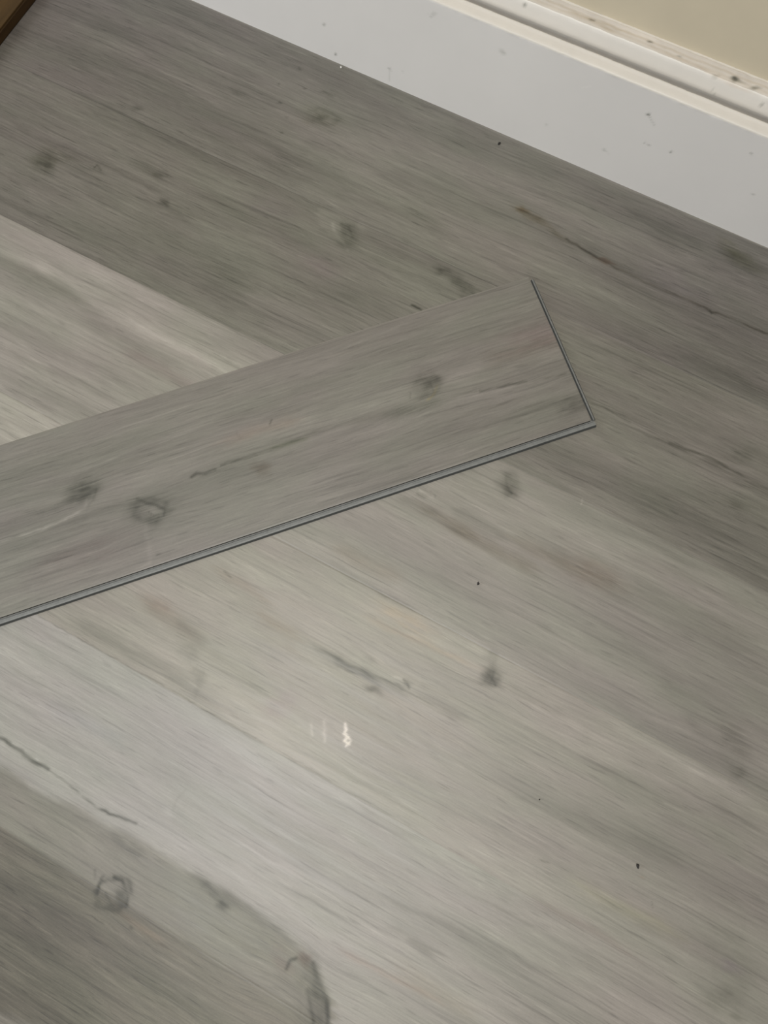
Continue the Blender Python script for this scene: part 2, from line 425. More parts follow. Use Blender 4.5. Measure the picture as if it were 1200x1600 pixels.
('s',-0.0024,0.1421,0.1667,0.1386,0.01618,(1.050,1.050,1.050)),
('s',0.0760,0.0974,0.2079,0.1056,0.00747,(1.030,1.030,1.030)),
('s',-0.0336,0.1182,0.0652,0.1199,0.00194,(0.910,0.910,0.910)),
('s',0.0345,0.1251,0.1338,0.1211,0.00191,(0.930,0.930,0.930)),
('b',0.0737,0.0566,0.00919,0.00796,0.489,(0.520,0.520,0.520)),
('b',0.0756,0.0500,0.01343,0.00305,0.231,(0.800,0.800,0.800)),
('b',0.0670,0.0703,0.00555,0.01357,0.437,(0.840,0.840,0.840)),
('l',[(0.0680,0.0570),(0.0761,0.0544),(0.0810,0.0502)],0.00092,(0.750,0.750,0.750)),
('l',[(0.0740,0.0616),(0.0758,0.0522)],0.00092,(0.800,0.800,0.800)),
('w',0.0740,0.0560,0.03061,0.01530,0.002,0.00400),
('s',0.0783,0.0570,0.1638,0.0553,0.00428,(0.900,0.900,0.900)),
('s',-0.1072,-0.0000,-0.0146,0.0006,0.00627,(0.880,0.880,0.880)),
('s',-0.0850,-0.0009,-0.0157,0.0027,0.00312,(0.700,0.700,0.700)),
('s',-0.0688,-0.0041,-0.0063,-0.0018,0.00124,(0.700,0.700,0.700)),
('s',-0.1056,-0.0027,-0.0438,0.0023,0.00125,(0.750,0.750,0.750)),
('s',-0.0493,-0.0007,0.0129,0.0016,0.00309,(0.800,0.800,0.800)),
('b',-0.0200,-0.0077,0.00855,0.00367,0.150,(0.720,0.720,0.720)),
('b',-0.0399,0.0148,0.00744,0.00558,-0.197,(0.880,0.880,0.880)),
('s',-0.0299,0.0028,0.0169,0.0072,0.00154,(0.750,0.750,0.750)),
('l',[(-0.0004,0.0136),(0.0062,0.0117),(0.0090,0.0091)],0.00098,(0.620,0.620,0.620)),
('b',0.0051,0.0125,0.00490,0.00367,-0.025,(0.850,0.850,0.850)),
('s',-0.0203,0.0113,0.0067,0.0134,0.00123,(1.150,1.150,1.150)),
('w',-0.0146,0.0006,0.04285,0.01592,0.012,0.00600),
('s',0.0087,0.0096,0.0778,0.0094,0.00489,(0.860,0.860,0.860)),
('s',0.0237,0.0074,0.1518,0.0094,0.00608,(0.920,0.920,0.920)),
('s',-0.0174,0.0060,0.0455,0.0055,0.00123,(0.800,0.800,0.800)),
('s',-0.1590,0.0009,-0.0985,-0.0025,0.00763,(0.930,0.900,0.880)),
('s',-0.1914,0.0054,-0.0874,0.0035,0.00900,(0.940,0.940,0.940)),
('b',-0.1319,-0.0202,0.02504,0.01002,-0.018,(0.940,0.940,0.940)),
('b',-0.0934,-0.0618,0.01218,0.01826,-0.518,(0.970,0.930,0.970)),
('l',[(-0.0308,-0.0486),(-0.0269,-0.0532),(-0.0268,-0.0571),(-0.0224,-0.0588),(-0.0229,-0.0630),(-0.0182,-0.0638)],0.00157,(1.700,1.700,1.700)),
('l',[(-0.0246,-0.0573),(-0.0183,-0.0599),(-0.0195,-0.0665)],0.00096,(1.500,1.500,1.500)),
('l',[(-0.0487,-0.0568),(-0.0447,-0.0627),(-0.0446,-0.0667)],0.00133,(1.350,1.350,1.350)),
('l',[(-0.0430,-0.0671),(-0.0396,-0.0719)],0.00132,(1.350,1.350,1.350)),
('l',[(-0.0589,-0.0650),(-0.0527,-0.0736)],0.00120,(1.150,1.150,1.150)),
('b',-0.0441,-0.0638,0.00300,0.01080,0.491,(1.050,1.050,1.050)),
('b',-0.0575,-0.0662,0.00241,0.00722,0.407,(1.050,1.050,1.050)),
('s',-0.0894,-0.0933,0.0584,-0.0856,0.00180,(0.880,0.880,0.880)),
('s',-0.0699,-0.1026,0.0531,-0.1011,0.00178,(0.900,0.900,0.900)),
('s',-0.0899,-0.1167,0.0452,-0.1117,0.00594,(0.930,0.930,0.930)),
('s',-0.0343,-0.1161,0.1099,-0.1080,0.00819,(0.930,0.930,0.930)),
('s',0.0058,-0.1139,0.0842,-0.1095,0.00463,(0.920,0.920,0.920)),
('s',0.0642,-0.0178,0.1947,-0.0126,0.00714,(0.950,0.950,0.950)),
('s',0.0959,-0.0270,0.2622,-0.0201,0.00822,(0.940,0.940,0.940)),
('s',0.1715,-0.0187,0.3074,-0.0080,0.01154,(0.920,0.920,0.920)),
('s',0.2246,-0.0216,0.3838,-0.0149,0.01704,(0.940,0.940,0.940)),
('s',0.0998,0.0480,0.2289,0.0571,0.00545,(1.050,1.050,1.050)),
('s',0.1983,0.0671,0.3517,0.0685,0.00416,(1.100,1.100,1.100)),
('s',0.1711,0.0393,0.2968,0.0485,0.00296,(1.070,1.070,1.070)),
('b',0.3012,0.1088,0.01531,0.01531,-0.628,(0.860,0.860,0.860)),
('b',0.3144,0.0867,0.00930,0.00465,0.144,(0.800,0.800,0.800)),
('s',0.2341,0.1061,0.3365,0.1082,0.00959,(0.920,0.920,0.920)),
('s',0.2008,0.1222,0.3176,0.1242,0.01217,(0.930,0.930,0.930)),
('s',0.2968,0.0485,0.3587,0.0503,0.00574,(0.900,0.900,0.900)),
('s',0.2130,-0.0526,0.3336,-0.0420,0.00337,(1.050,1.050,1.050)),
('s',0.2095,-0.0728,0.3315,-0.0666,0.00669,(1.040,1.050,0.980)),
('s',0.2813,-0.0643,0.4005,-0.0583,0.00548,(0.940,0.940,0.940)),
('b',0.3735,-0.0957,0.02629,0.01578,-0.190,(0.950,0.950,0.950)),
('b',0.2718,-0.0393,0.00278,0.00083,0.160,(1.000,0.900,0.850)),
('l',[(0.2883,-0.0545),(0.2904,-0.0581)],0.00055,(0.750,0.750,0.750)),
('s',0.0815,-0.1171,0.2372,-0.1058,0.00566,(0.950,0.950,0.950)),
('s',0.0733,-0.1643,0.1980,-0.1562,0.00445,(0.930,0.930,0.930)),
('s',0.1340,-0.1555,0.3156,-0.1438,0.00548,(0.940,0.940,0.940)),
('s',0.0978,-0.2103,0.2001,-0.2120,0.00756,(0.960,0.940,0.920)),
('b',0.3700,-0.0690,0.01066,0.00533,-0.010,(0.970,0.940,1.000)),
('s',-0.6472,0.2508,-0.2868,0.2458,0.00946,(1.120,1.120,1.120)),
('s',-0.5948,0.2268,-0.4776,0.2200,0.00463,(1.100,1.100,1.100)),
('s',-0.5355,0.2167,-0.3958,0.2102,0.00379,(1.130,1.130,1.130)),
('s',-0.4480,0.2134,-0.2821,0.2104,0.00446,(1.120,1.120,1.120)),
('s',-0.6303,0.2268,-0.5477,0.2220,0.00389,(1.080,1.080,1.080)),
('s',-0.6516,0.2065,-0.4606,0.2069,0.00932,(0.820,0.820,0.820)),
('s',-0.5199,0.1936,-0.3491,0.1879,0.00900,(0.880,0.880,0.880)),
('s',-0.5881,0.1669,-0.4898,0.1742,0.00453,(0.920,0.920,0.920)),
('s',-0.6265,0.1470,-0.3260,0.1503,0.01662,(0.900,0.900,0.900)),
('s',-0.5942,0.1024,-0.3909,0.0999,0.01032,(0.900,0.900,0.900)),
('s',-0.4925,0.2167,-0.2755,0.2264,0.00601,(1.050,1.050,1.050)),
('s',-0.4437,0.1810,-0.3192,0.1785,0.00733,(0.920,0.880,0.900)),
('s',-0.5744,0.1476,-0.4436,0.1553,0.00597,(1.050,1.050,1.050)),
('s',-0.4852,0.1422,-0.3541,0.1437,0.00583,(1.060,1.060,1.060)),
('s',-0.5101,0.1291,-0.3906,0.1246,0.00365,(0.880,0.880,0.880)),
('s',-0.5301,0.0848,-0.4455,0.0835,0.00433,(0.920,0.920,0.920)),
('s',-0.5564,0.1221,-0.4456,0.1206,0.00294,(0.900,0.900,0.900)),
('s',-0.5505,0.0657,-0.4253,0.0656,0.01151,(1.100,1.100,1.100)),
('s',-0.5045,0.0485,-0.4556,0.0498,0.00353,(1.120,1.120,1.120)),
('s',-0.3310,-0.0919,-0.1725,-0.0869,0.00640,(0.880,0.880,0.880)),
('s',-0.3040,-0.0689,-0.2286,-0.0681,0.00385,(1.050,1.050,1.050)),
('b',-0.2489,-0.0360,0.01923,0.00769,-0.015,(0.950,0.910,0.900)),
('s',-0.2768,-0.0399,-0.1822,-0.0469,0.00774,(0.900,0.870,0.860)),
('s',-0.2324,-0.0381,-0.1790,-0.0523,0.00638,(0.860,0.860,0.860)),
('b',-0.1985,-0.0626,0.01126,0.00751,-0.337,(0.880,0.880,0.880)),
('b',-0.1774,-0.0765,0.00866,0.00557,-0.502,(0.820,0.820,0.820)),
('b',-0.1720,-0.0901,0.00369,0.00860,0.490,(0.920,0.920,0.920)),
('s',-0.2253,0.0241,-0.1453,0.0154,0.00457,(0.930,0.900,0.880)),
('l',[(-0.2098,0.0235),(-0.1996,0.0215)],0.00085,(0.800,0.800,0.800)),
('s',-0.2230,0.0328,-0.1234,0.0414,0.00786,(1.060,1.060,1.060)),
('s',-0.2022,-0.0506,-0.0715,-0.0502,0.00881,(0.950,0.950,0.950)),
('s',-0.2154,-0.0891,-0.0909,-0.0907,0.00435,(0.930,0.930,0.930)),
('l',[(-0.3209,-0.2169),(-0.3114,-0.2165),(-0.2906,-0.2174),(-0.2781,-0.2193),(-0.2603,-0.2183)],0.00170,(0.420,0.420,0.420)),
('l',[(-0.2603,-0.2183),(-0.2366,-0.2206),(-0.2165,-0.2234)],0.00083,(0.700,0.700,0.700)),
('l',[(-0.2165,-0.2234),(-0.2073,-0.2242),(-0.1991,-0.2256),(-0.1906,-0.2243),(-0.1775,-0.2223),(-0.1599,-0.2198)],0.00117,(0.450,0.450,0.450)),
('b',-0.2818,-0.2193,0.01556,0.00299,-0.029,(0.820,0.820,0.820)),
('l',[(-0.3038,-0.2145),(-0.2730,-0.2159)],0.00060,(1.250,1.250,1.250)),
('s',-0.3496,-0.1710,-0.2372,-0.1588,0.00311,(0.940,0.940,0.940)),
('s',-0.3023,-0.1732,-0.1917,-0.1612,0.00737,(0.940,0.950,0.970)),
('s',-0.2362,-0.1717,-0.1112,-0.1638,0.00483,(0.950,0.950,0.950)),
('b',-0.1630,-0.1721,0.01656,0.01183,-0.151,(0.960,0.960,0.960)),
('b',-0.1385,-0.1976,0.00581,0.00465,-0.146,(1.080,1.080,1.080)),
('l',[(-0.1349,-0.1713),(-0.1375,-0.1843),(-0.1354,-0.1934)],0.00117,(0.930,0.930,0.930)),
('s',-0.3585,-0.1583,-0.2981,-0.1573,0.00188,(0.900,0.900,0.900)),
('s',-0.2040,-0.1072,-0.0865,-0.0983,0.00738,(0.980,0.980,0.980)),
('p',[(-0.3441,-0.2427),(-0.3012,-0.2395),(-0.2563,-0.2402),(-0.2165,-0.2343),(-0.1839,-0.2346),(-0.1508,-0.2307),(-0.1108,-0.2328),(-0.0785,-0.2290),(-0.0443,-0.2288),(-0.0136,-0.2351),(0.0171,-0.2363),(0.0349,-0.2384),(0.0550,-0.2508),(0.0698,-0.2599),(0.0915,-0.2931),(-0.0015,-0.3764),(-0.3084,-0.4297)],0.00542,(0.720,0.710,0.680)),
('b',-0.1646,-0.2368,0.01150,0.00690,-0.137,(0.860,0.860,0.860)),
('b',-0.1454,-0.2391,0.00800,0.00400,0.021,(0.820,0.820,0.820)),
('s',-0.1918,-0.2389,-0.1331,-0.2418,0.00289,(0.900,0.900,0.900)),
('b',-0.0664,-0.2353,0.01904,0.00448,-0.059,(0.720,0.720,0.720)),
('b',-0.0521,-0.2409,0.00667,0.00445,-0.221,(0.600,0.600,0.600)),
('s',-0.0785,-0.2290,0.0273,-0.2367,0.00282,(0.860,0.860,0.860)),
('s',-0.1056,-0.2300,-0.0072,-0.2346,0.00397,(0.840,0.840,0.840)),
('s',-0.0330,-0.2366,0.0273,-0.2367,0.00277,(0.840,0.840,0.840)),
('b',-0.1796,-0.2574,0.01145,0.00687,-0.132,(1.080,1.080,1.080)),
('b',-0.0726,-0.2609,0.02218,0.00998,-0.022,(1.060,1.070,1.100)),
('b',-0.2576,-0.2805,0.02316,0.01447,0.028,(1.030,1.030,1.030)),
('w',-0.1456,-0.2791,0.03368,0.02246,-0.018,0.00800),
('b',-0.1456,-0.2791,0.01684,0.01572,-0.453,(0.920,0.920,0.920)),
('r',-0.1458,-0.2798,0.01403,0.01571,-0.806,0.160,(0.660,0.660,0.660)),
('b',-0.1364,-0.2803,0.00504,0.00951,0.622,(0.660,0.660,0.660)),
('l',[(-0.1529,-0.2678),(-0.1449,-0.2672),(-0.1372,-0.2715),(-0.1321,-0.2761),(-0.1290,-0.2841)],0.00136,(0.450,0.450,0.450)),
('l',[(-0.1623,-0.2729),(-0.1619,-0.2800),(-0.1593,-0.2871)],0.00136,(0.450,0.450,0.450)),
('l',[(-0.1520,-0.2832),(-0.1443,-0.2875),(-0.1394,-0.2885)],0.00090,(0.700,0.700,0.700)),
('b',-0.1404,-0.2902,0.00502,0.00223,0.338,(0.700,0.700,0.700)),
('l',[(-0.1716,-0.2717),(-0.1669,-0.2778)],0.00113,(0.720,0.720,0.720)),
('b',-0.1516,-0.2763,0.00450,0.00507,0.494,(1.120,1.120,1.120)),
('l',[(-0.1168,-0.2955),(-0.1153,-0.2958)],0.00111,(0.700,0.700,0.700)),
('l',[(-0.2673,-0.2876),(-0.2381,-0.2876),(-0.1948,-0.2879),(-0.1566,-0.2869)],0.00075,(1.120,1.120,1.120)),
('s',-0.2050,-0.2835,-0.1534,-0.2864,0.00228,(1.100,1.100,1.100)),
('s',-0.1453,-0.2881,-0.0793,-0.2942,0.00335,(1.060,1.000,0.980)),
('s',-0.2650,-0.2908,-0.1787,-0.2908,0.00231,(0.920,0.920,0.920)),
('s',-0.1212,-0.2931,0.0225,-0.2855,0.00166,(1.120,1.120,1.120)),
('s',-0.1469,-0.3069,-0.0075,-0.3017,0.00139,(1.120,1.120,1.120)),
('s',-0.2115,-0.3054,-0.0788,-0.3057,0.00339,(1.070,1.070,1.070)),
('s',-0.0699,-0.2654,0.0299,-0.2643,0.00111,(1.150,1.150,1.150)),
('s',-0.1478,-0.3370,-0.0070,-0.3353,0.00219,(0.880,0.880,0.880)),
('s',-0.1144,-0.3249,0.0325,-0.3250,0.00163,(0.840,0.840,0.840)),
('s',-0.0862,-0.3155,0.0375,-0.3113,0.00217,(1.100,1.100,1.100)),
('s',-0.2242,-0.3486,-0.1032,-0.3420,0.00668,(0.900,0.900,0.900)),
('s',-0.2060,-0.3744,-0.0967,-0.3727,0.00766,(0.920,0.920,0.920)),
('s',-0.2096,-0.3287,-0.0986,-0.3280,0.00168,(0.900,0.900,0.900)),
('s',-0.0231,-0.2756,0.0573,-0.2780,0.00163,(1.100,1.100,1.100)),
('l',[(0.0239,-0.2583),(0.0243,-0.2511),(0.0278,-0.2469)],0.00151,(0.500,0.500,0.500)),
('l',[(0.0437,-0.2424),(0.0535,-0.2516),(0.0624,-0.2582),(0.0703,-0.2654),(0.0795,-0.2796)],0.00216,(0.450,0.450,0.450)),
('b',0.0596,-0.2626,0.00587,0.02773,0.651,(0.700,0.700,0.700)),
('l',[(0.0487,-0.2628),(0.0573,-0.2723),(0.0686,-0.2843)],0.00150,(0.500,0.500,0.500)),
('b',0.0354,-0.2428,0.00650,0.00488,-0.142,(0.740,0.660,0.660)),
('b',0.0509,-0.2644,0.00961,0.02938,0.589,(0.840,0.840,0.840)),
('b',0.0399,-0.2589,0.00752,0.00537,-0.138,(0.900,0.900,0.900)),
('b',0.0494,-0.2710,0.00213,0.01066,0.496,(1.100,1.100,1.100)),
('b',0.0173,-0.2538,0.01409,0.00650,-0.483,(0.930,0.880,0.900)),
('w',0.0464,-0.2611,0.02678,0.03750,-0.485,0.01000),
('s',-0.1230,-0.2020,0.0374,-0.1956,0.00808,(1.050,1.050,1.050)),
('s',-0.0885,-0.1897,0.0579,-0.1846,0.00173,(1.100,1.100,1.100)),
('s',-0.0403,-0.2011,0.1031,-0.1958,0.00169,(0.920,0.920,0.920)),
('s',-0.0329,-0.1786,0.0783,-0.1736,0.00228,(0.920,0.920,0.920)),
('s',-0.0142,-0.1993,0.0654,-0.1984,0.00280,(0.900,0.900,0.900)),
('s',0.0477,-0.1660,0.1735,-0.1578,0.00224,(0.900,0.900,0.900)),
('s',0.0832,-0.1829,0.1480,-0.1832,0.00330,(0.880,0.880,0.880)),
('s',0.0299,-0.2411,0.1388,-0.2395,0.00435,(1.000,1.000,1.000)),
('s',0.0526,-0.2230,0.1639,-0.2147,0.00272,(1.000,0.950,0.930)),
('s',-0.1529,-0.1071,-0.0144,-0.1022,0.00607,(1.030,1.030,1.030)),
('s',-0.0788,-0.1592,0.0036,-0.1590,0.00174,(0.900,0.900,0.900)),
('s',-0.1231,-0.1442,-0.0351,-0.1390,0.00178,(0.920,0.920,0.920)),
('l',[(-0.3491,-0.1029),(-0.3126,-0.1021),(-0.2226,-0.1012),(-0.1637,-0.1013),(-0.0994,-0.1006)],0.00070,(0.760,0.760,0.760)),
('s',-0.3514,-0.0904,-0.0909,-0.0907,0.01030,(0.900,0.900,0.900)),
('l',[(-0.0994,-0.1006),(0.0662,-0.1004)],0.00072,(0.850,0.850,0.850)),
('s',-0.1701,-0.1027,-0.0835,-0.1034,0.00244,(0.920,0.920,0.920)),
('l',[(-0.6526,0.2584),(-0.4772,0.2587),(-0.2848,0.2562)],0.00095,(0.880,0.880,0.880)),
('l',[(-0.5249,0.0774),(-0.4474,0.0776)],0.00086,(0.850,0.850,0.850)),
('b',0.1583,-0.1004,0.06143,0.03351,0.031,(1.050,1.060,1.050)),
('s',0.1552,0.0741,0.3511,0.0700,0.00543,(1.080,1.080,1.080)),
('s',0.0781,0.0364,0.2368,0.0387,0.00424,(1.070,1.070,1.070)),
('s',0.1628,0.0283,0.3675,0.0274,0.01299,(0.920,0.920,0.920)),
('s',0.1488,-0.0810,0.2611,-0.0751,0.00339,(1.050,1.050,1.050)),
('b',0.3671,-0.0648,0.03207,0.02138,-0.593,(0.910,0.910,0.910)),
('b',0.3710,-0.0970,0.00841,0.01788,-0.992,(0.860,0.860,0.860)),
('b',0.3884,-0.1033,0.00626,0.00313,0.172,(0.820,0.820,0.820)),
('s',0.2611,-0.0751,0.4059,-0.0724,0.00494,(0.910,0.910,0.910)),
('s',0.1856,-0.1038,0.3027,-0.0996,0.00387,(0.940,0.920,0.920)),
('s',0.2434,-0.0637,0.4005,-0.0583,0.00333,(1.060,1.060,1.060)),
('s',0.1108,-0.1858,0.1503,-0.1877,0.00436,(0.860,0.860,0.860)),
('s',0.2280,-0.1400,0.3718,-0.1356,0.00538,(1.050,1.050,1.050)),
('s',0.1376,-0.0305,0.2519,-0.0256,0.00174,(0.900,0.900,0.900)),
('s',0.1196,-0.1273,0.2193,-0.1213,0.00167,(0.880,0.880,0.880)),
('b',0.1704,-0.1120,0.00775,0.00554,0.168,(0.940,0.940,0.940)),
('s',0.1821,-0.0692,0.1947,-0.0686,0.00084,(0.750,0.750,0.750)),
]
PLANK_FEATS = [
('l',[(-0.4125,-0.1000),(-0.4065,-0.0984),(-0.3988,-0.1004),(-0.3884,-0.1003)],0.00149,(0.580,0.580,0.580)),
('l',[(-0.3808,-0.0978),(-0.3635,-0.0979),(-0.3430,-0.0992)],0.00109,(0.700,0.700,0.700)),
('s',-0.4130,-0.1020,-0.3294,-0.1002,0.00339,(0.850,0.850,0.850)),
('s',-0.3432,-0.0998,-0.2499,-0.0934,0.00410,(0.860,0.860,0.860)),
('s',-0.3286,-0.0975,-0.2797,-0.0981,0.00206,(0.800,0.830,0.780)),
('l',[(-0.3430,-0.0992),(-0.3149,-0.0985),(-0.2934,-0.0971)],0.00082,(0.800,0.800,0.800)),
('s',-0.2447,-0.0990,-0.1676,-0.1024,0.00346,(0.880,0.880,0.880)),
('s',-0.2107,-0.1033,-0.1335,-0.1074,0.00485,(0.840,0.840,0.840)),
('l',[(-0.1646,-0.1042),(-0.1328,-0.1054),(-0.1013,-0.1079)],0.00091,(0.820,0.820,0.820)),
('l',[(-0.0981,-0.1090),(-0.0843,-0.1108),(-0.0633,-0.1127),(-0.0485,-0.1156)],0.00126,(0.620,0.620,0.620)),
('l',[(-0.0485,-0.1156),(-0.0255,-0.1182),(-0.0044,-0.1202)],0.00084,(0.800,0.800,0.800)),
('s',-0.1754,-0.1042,-0.0082,-0.1204,0.00209,(1.070,1.070,1.070)),
('b',-0.1483,-0.0845,0.01409,0.01550,-1.420,(0.760,0.760,0.760)),
('b',-0.1435,-0.0831,0.00705,0.01058,-1.589,(0.740,0.740,0.740)),
('r',-0.1488,-0.0859,0.01197,0.01408,-1.420,0.200,(0.880,0.880,0.880)),
('l',[(-0.1381,-0.0881),(-0.1438,-0.0961),(-0.1537,-0.0996)],0.00113,(1.150,1.080,0.900)),
('b',-0.1623,-0.0874,0.00562,0.00632,-0.336,(1.120,1.120,1.120)),
('w',-0.1486,-0.0852,0.03521,0.02113,-0.019,0.00600),
('b',-0.1436,-0.0652,0.00995,0.00995,-0.337,(0.950,0.950,0.950)),
('l',[(-0.1537,-0.0733),(-0.1488,-0.0859),(-0.1448,-0.0827),(-0.1444,-0.0936)],0.00092,(0.800,0.800,0.800)),
('l',[(-0.1704,-0.0922),(-0.1674,-0.0856)],0.00084,(0.800,0.800,0.800)),
('s',-0.2263,-0.0865,-0.1566,-0.0917,0.00697,(1.060,1.060,1.060)),
('s',-0.1337,-0.0881,-0.0832,-0.0887,0.00705,(1.080,1.080,1.080)),
('s',-0.2628,-0.1114,-0.1372,-0.1176,0.00412,(1.050,1.050,1.050)),
('b',-0.0172,-0.0699,0.04319,0.01584,-0.018,(0.990,0.930,0.950)),
('s',-0.0507,-0.0421,0.0151,-0.0449,0.01016,(0.930,0.930,0.930)),
('s',-0.0940,-0.0786,0.0216,-0.0836,0.00853,(0.930,0.900,0.900)),
('s',-0.0594,-0.1025,0.0130,-0.1044,0.00706,(0.920,0.920,0.920)),
('s',-0.0953,-0.1208,0.0032,-0.1283,0.00558,(1.060,1.060,1.060)),
('b',-0.0084,-0.1565,0.01526,0.00832,-0.024,(0.800,0.800,0.800)),
('b',-0.0138,-0.1607,0.02767,0.01245,-0.025,(0.900,0.900,0.900)),
('s',-0.0979,-0.1464,-0.0192,-0.1474,0.00620,(0.940,0.940,0.940)),
('s',-0.1494,-0.1509,-0.0359,-0.1530,0.00684,(0.970,0.970,0.970)),
('b',-0.5246,-0.0779,0.01756,0.01284,0.134,(0.660,0.660,0.660)),
('b',-0.5161,-0.0765,0.01218,0.00812,0.424,(0.800,0.800,0.800)),
('b',-0.5417,-0.0842,0.02017,0.00538,0.133,(0.840,0.840,0.840)),
('l',[(-0.5103,-0.0806),(-0.5146,-0.0900),(-0.5218,-0.0947)],0.00108,(0.750,0.750,0.750)),
('l',[(-0.5224,-0.0887),(-0.5263,-0.0967),(-0.5405,-0.0997),(-0.5626,-0.1020),(-0.5832,-0.1041),(-0.6159,-0.1012)],0.00148,(1.320,1.320,1.320)),
('s',-0.6539,-0.0916,-0.5381,-0.0833,0.00595,(0.830,0.830,0.830)),
('s',-0.6453,-0.1155,-0.5096,-0.1061,0.00523,(0.900,0.900,0.900)),
('w',-0.5276,-0.0819,0.04044,0.02022,0.037,0.00700),
('s',-0.5151,-0.1006,-0.4617,-0.1047,0.00268,(0.880,0.880,0.880)),
('b',-0.4623,-0.1203,0.02403,0.01602,-0.333,(0.800,0.800,0.800)),
('b',-0.4586,-0.1216,0.00868,0.00667,-0.152,(1.300,1.300,1.300)),
('l',[(-0.4720,-0.1048),(-0.4636,-0.1120),(-0.4549,-0.1179),(-0.4485,-0.1244),(-0.4505,-0.1294)],0.00161,(0.450,0.450,0.450)),
('r',-0.4623,-0.1203,0.01736,0.01202,-0.333,0.250,(0.820,0.820,0.820)),
('l',[(-0.4647,-0.1216),(-0.4607,-0.1273),(-0.4526,-0.1273)],0.00100,(0.800,0.800,0.800)),
('b',-0.4630,-0.1308,0.00797,0.00332,-0.333,(0.840,0.840,0.840)),
('w',-0.4617,-0.1205,0.04005,0.02270,-0.004,0.00900),
('b',-0.4772,-0.1173,0.00534,0.00934,-0.333,(0.860,0.860,0.860)),
('l',[(-0.4706,-0.1338),(-0.4737,-0.1433),(-0.4718,-0.1545),(-0.4765,-0.1724)],0.00265,(1.060,1.060,1.060)),
('l',[(-0.4677,-0.1671),(-0.4647,-0.1681)],0.00098,(0.750,0.750,0.750)),
('p',[(-0.4681,-0.1347),(-0.4019,-0.1362),(-0.2735,-0.1446),(-0.2738,-0.1877),(-0.4748,-0.1812)],0.01060,(1.040,1.040,1.040)),
('b',-0.5391,-0.1452,0.05230,0.01830,0.032,(0.980,0.950,0.960)),
('s',-0.6233,-0.1369,-0.4755,-0.1321,0.00779,(0.950,0.950,0.950)),
('s',-0.6358,-0.0335,-0.5061,-0.0342,0.01360,(0.950,0.950,0.950)),
('s',-0.5252,-0.0572,-0.3896,-0.0673,0.00818,(0.960,0.960,0.960)),
('b',-0.3421,-0.1149,0.01019,0.00611,-0.691,(0.840,0.800,0.780)),
('s',-0.3955,-0.1132,-0.3269,-0.1151,0.00675,(0.920,0.920,0.920)),
('l',[(-0.3200,-0.0713),(-0.3160,-0.0673)],0.00097,(0.700,0.700,0.700)),
('l',[(-0.3555,-0.0702),(-0.3541,-0.0752)],0.00138,(0.750,0.750,0.750)),
('s',-0.3421,-0.1426,-0.1470,-0.1443,0.00671,(1.050,1.050,1.050)),
('s',-0.3417,-0.1642,-0.2247,-0.1652,0.00266,(1.050,1.050,1.050)),
('s',-0.2442,-0.1402,-0.0764,-0.1464,0.00272,(0.940,0.940,0.940)),
('s',-0.3574,-0.1008,-0.2309,-0.1001,0.00341,(1.050,1.050,1.050)),
('s',-0.3948,-0.0353,-0.2407,-0.0429,0.01259,(0.970,0.970,0.970)),
('s',-0.3117,-0.0413,-0.2125,-0.0449,0.00704,(0.940,0.940,0.940)),
('s',-0.2468,-0.0171,-0.1017,-0.0201,0.01291,(0.960,0.960,0.960)),
('s',-0.1460,-0.0206,-0.0120,-0.0190,0.01015,(1.000,1.000,1.000)),
('s',-0.2079,-0.0308,-0.1225,-0.0369,0.00573,(0.930,0.930,0.930)),
('s',-0.2902,-0.0411,-0.1560,-0.0490,0.00353,(1.040,1.040,1.040)),
('s',-0.4406,-0.0496,-0.3435,-0.0532,0.00415,(1.050,1.050,1.050)),
('s',-0.3842,-0.0729,-0.2796,-0.0755,0.00551,(1.020,0.970,0.950)),
('s',-0.4079,-0.0832,-0.3388,-0.0850,0.00205,(0.930,0.930,0.930)),
]
BOARD_FEATS = [
('b',-0.0412,0.1033,0.00169,0.00169,0.053,(0.450,0.450,0.450)),
('l',[(-0.0401,0.1022),(-0.0306,0.0933)],0.00071,(0.850,0.850,0.850)),
('b',-0.4082,0.0113,0.00164,0.00164,0.069,(0.550,0.550,0.550)),
('b',-0.4217,0.0471,0.00214,0.00214,0.061,(0.780,0.780,0.780)),
('b',-0.2852,0.1170,0.00293,0.00293,0.047,(0.860,0.860,0.860)),
('b',-0.2038,0.1061,0.00366,0.00366,0.051,(0.880,0.880,0.880)),
('b',-0.3363,0.0247,0.00175,0.00175,0.067,(0.820,0.820,0.820)),
('b',-0.0009,0.0711,0.00149,0.00149,0.062,(0.600,0.600,0.600)),
('b',0.0672,0.1076,0.00136,0.00136,0.054,(0.700,0.700,0.700)),
('b',0.0916,0.0611,0.00148,0.00148,0.065,(0.750,0.750,0.750)),
('b',-0.0686,0.0378,0.00161,0.00161,0.068,(0.850,0.850,0.850)),
('b',-0.0304,0.0690,0.00113,0.00113,0.062,(0.800,0.800,0.800)),
('b',-0.2895,0.1123,0.00148,0.00148,0.048,(0.850,0.850,0.850)),
('b',-0.3195,0.0288,0.00138,0.00138,0.067,(0.850,0.850,0.850)),
('b',-0.1392,0.0390,0.00163,0.00163,0.067,(0.920,0.920,0.920)),
('l',[(-0.3363,0.0238),(-0.3374,0.0076)],0.00088,(0.900,0.900,0.900)),
('l',[(-0.1127,0.1024),(-0.1058,0.1081)],0.00072,(1.060,1.060,1.060)),
('l',[(-0.0322,0.0699),(-0.0256,0.0679)],0.00060,(0.800,0.800,0.800)),
('l',[(-0.0724,0.0377),(-0.0628,0.0361)],0.00072,(0.880,0.880,0.880)),
]
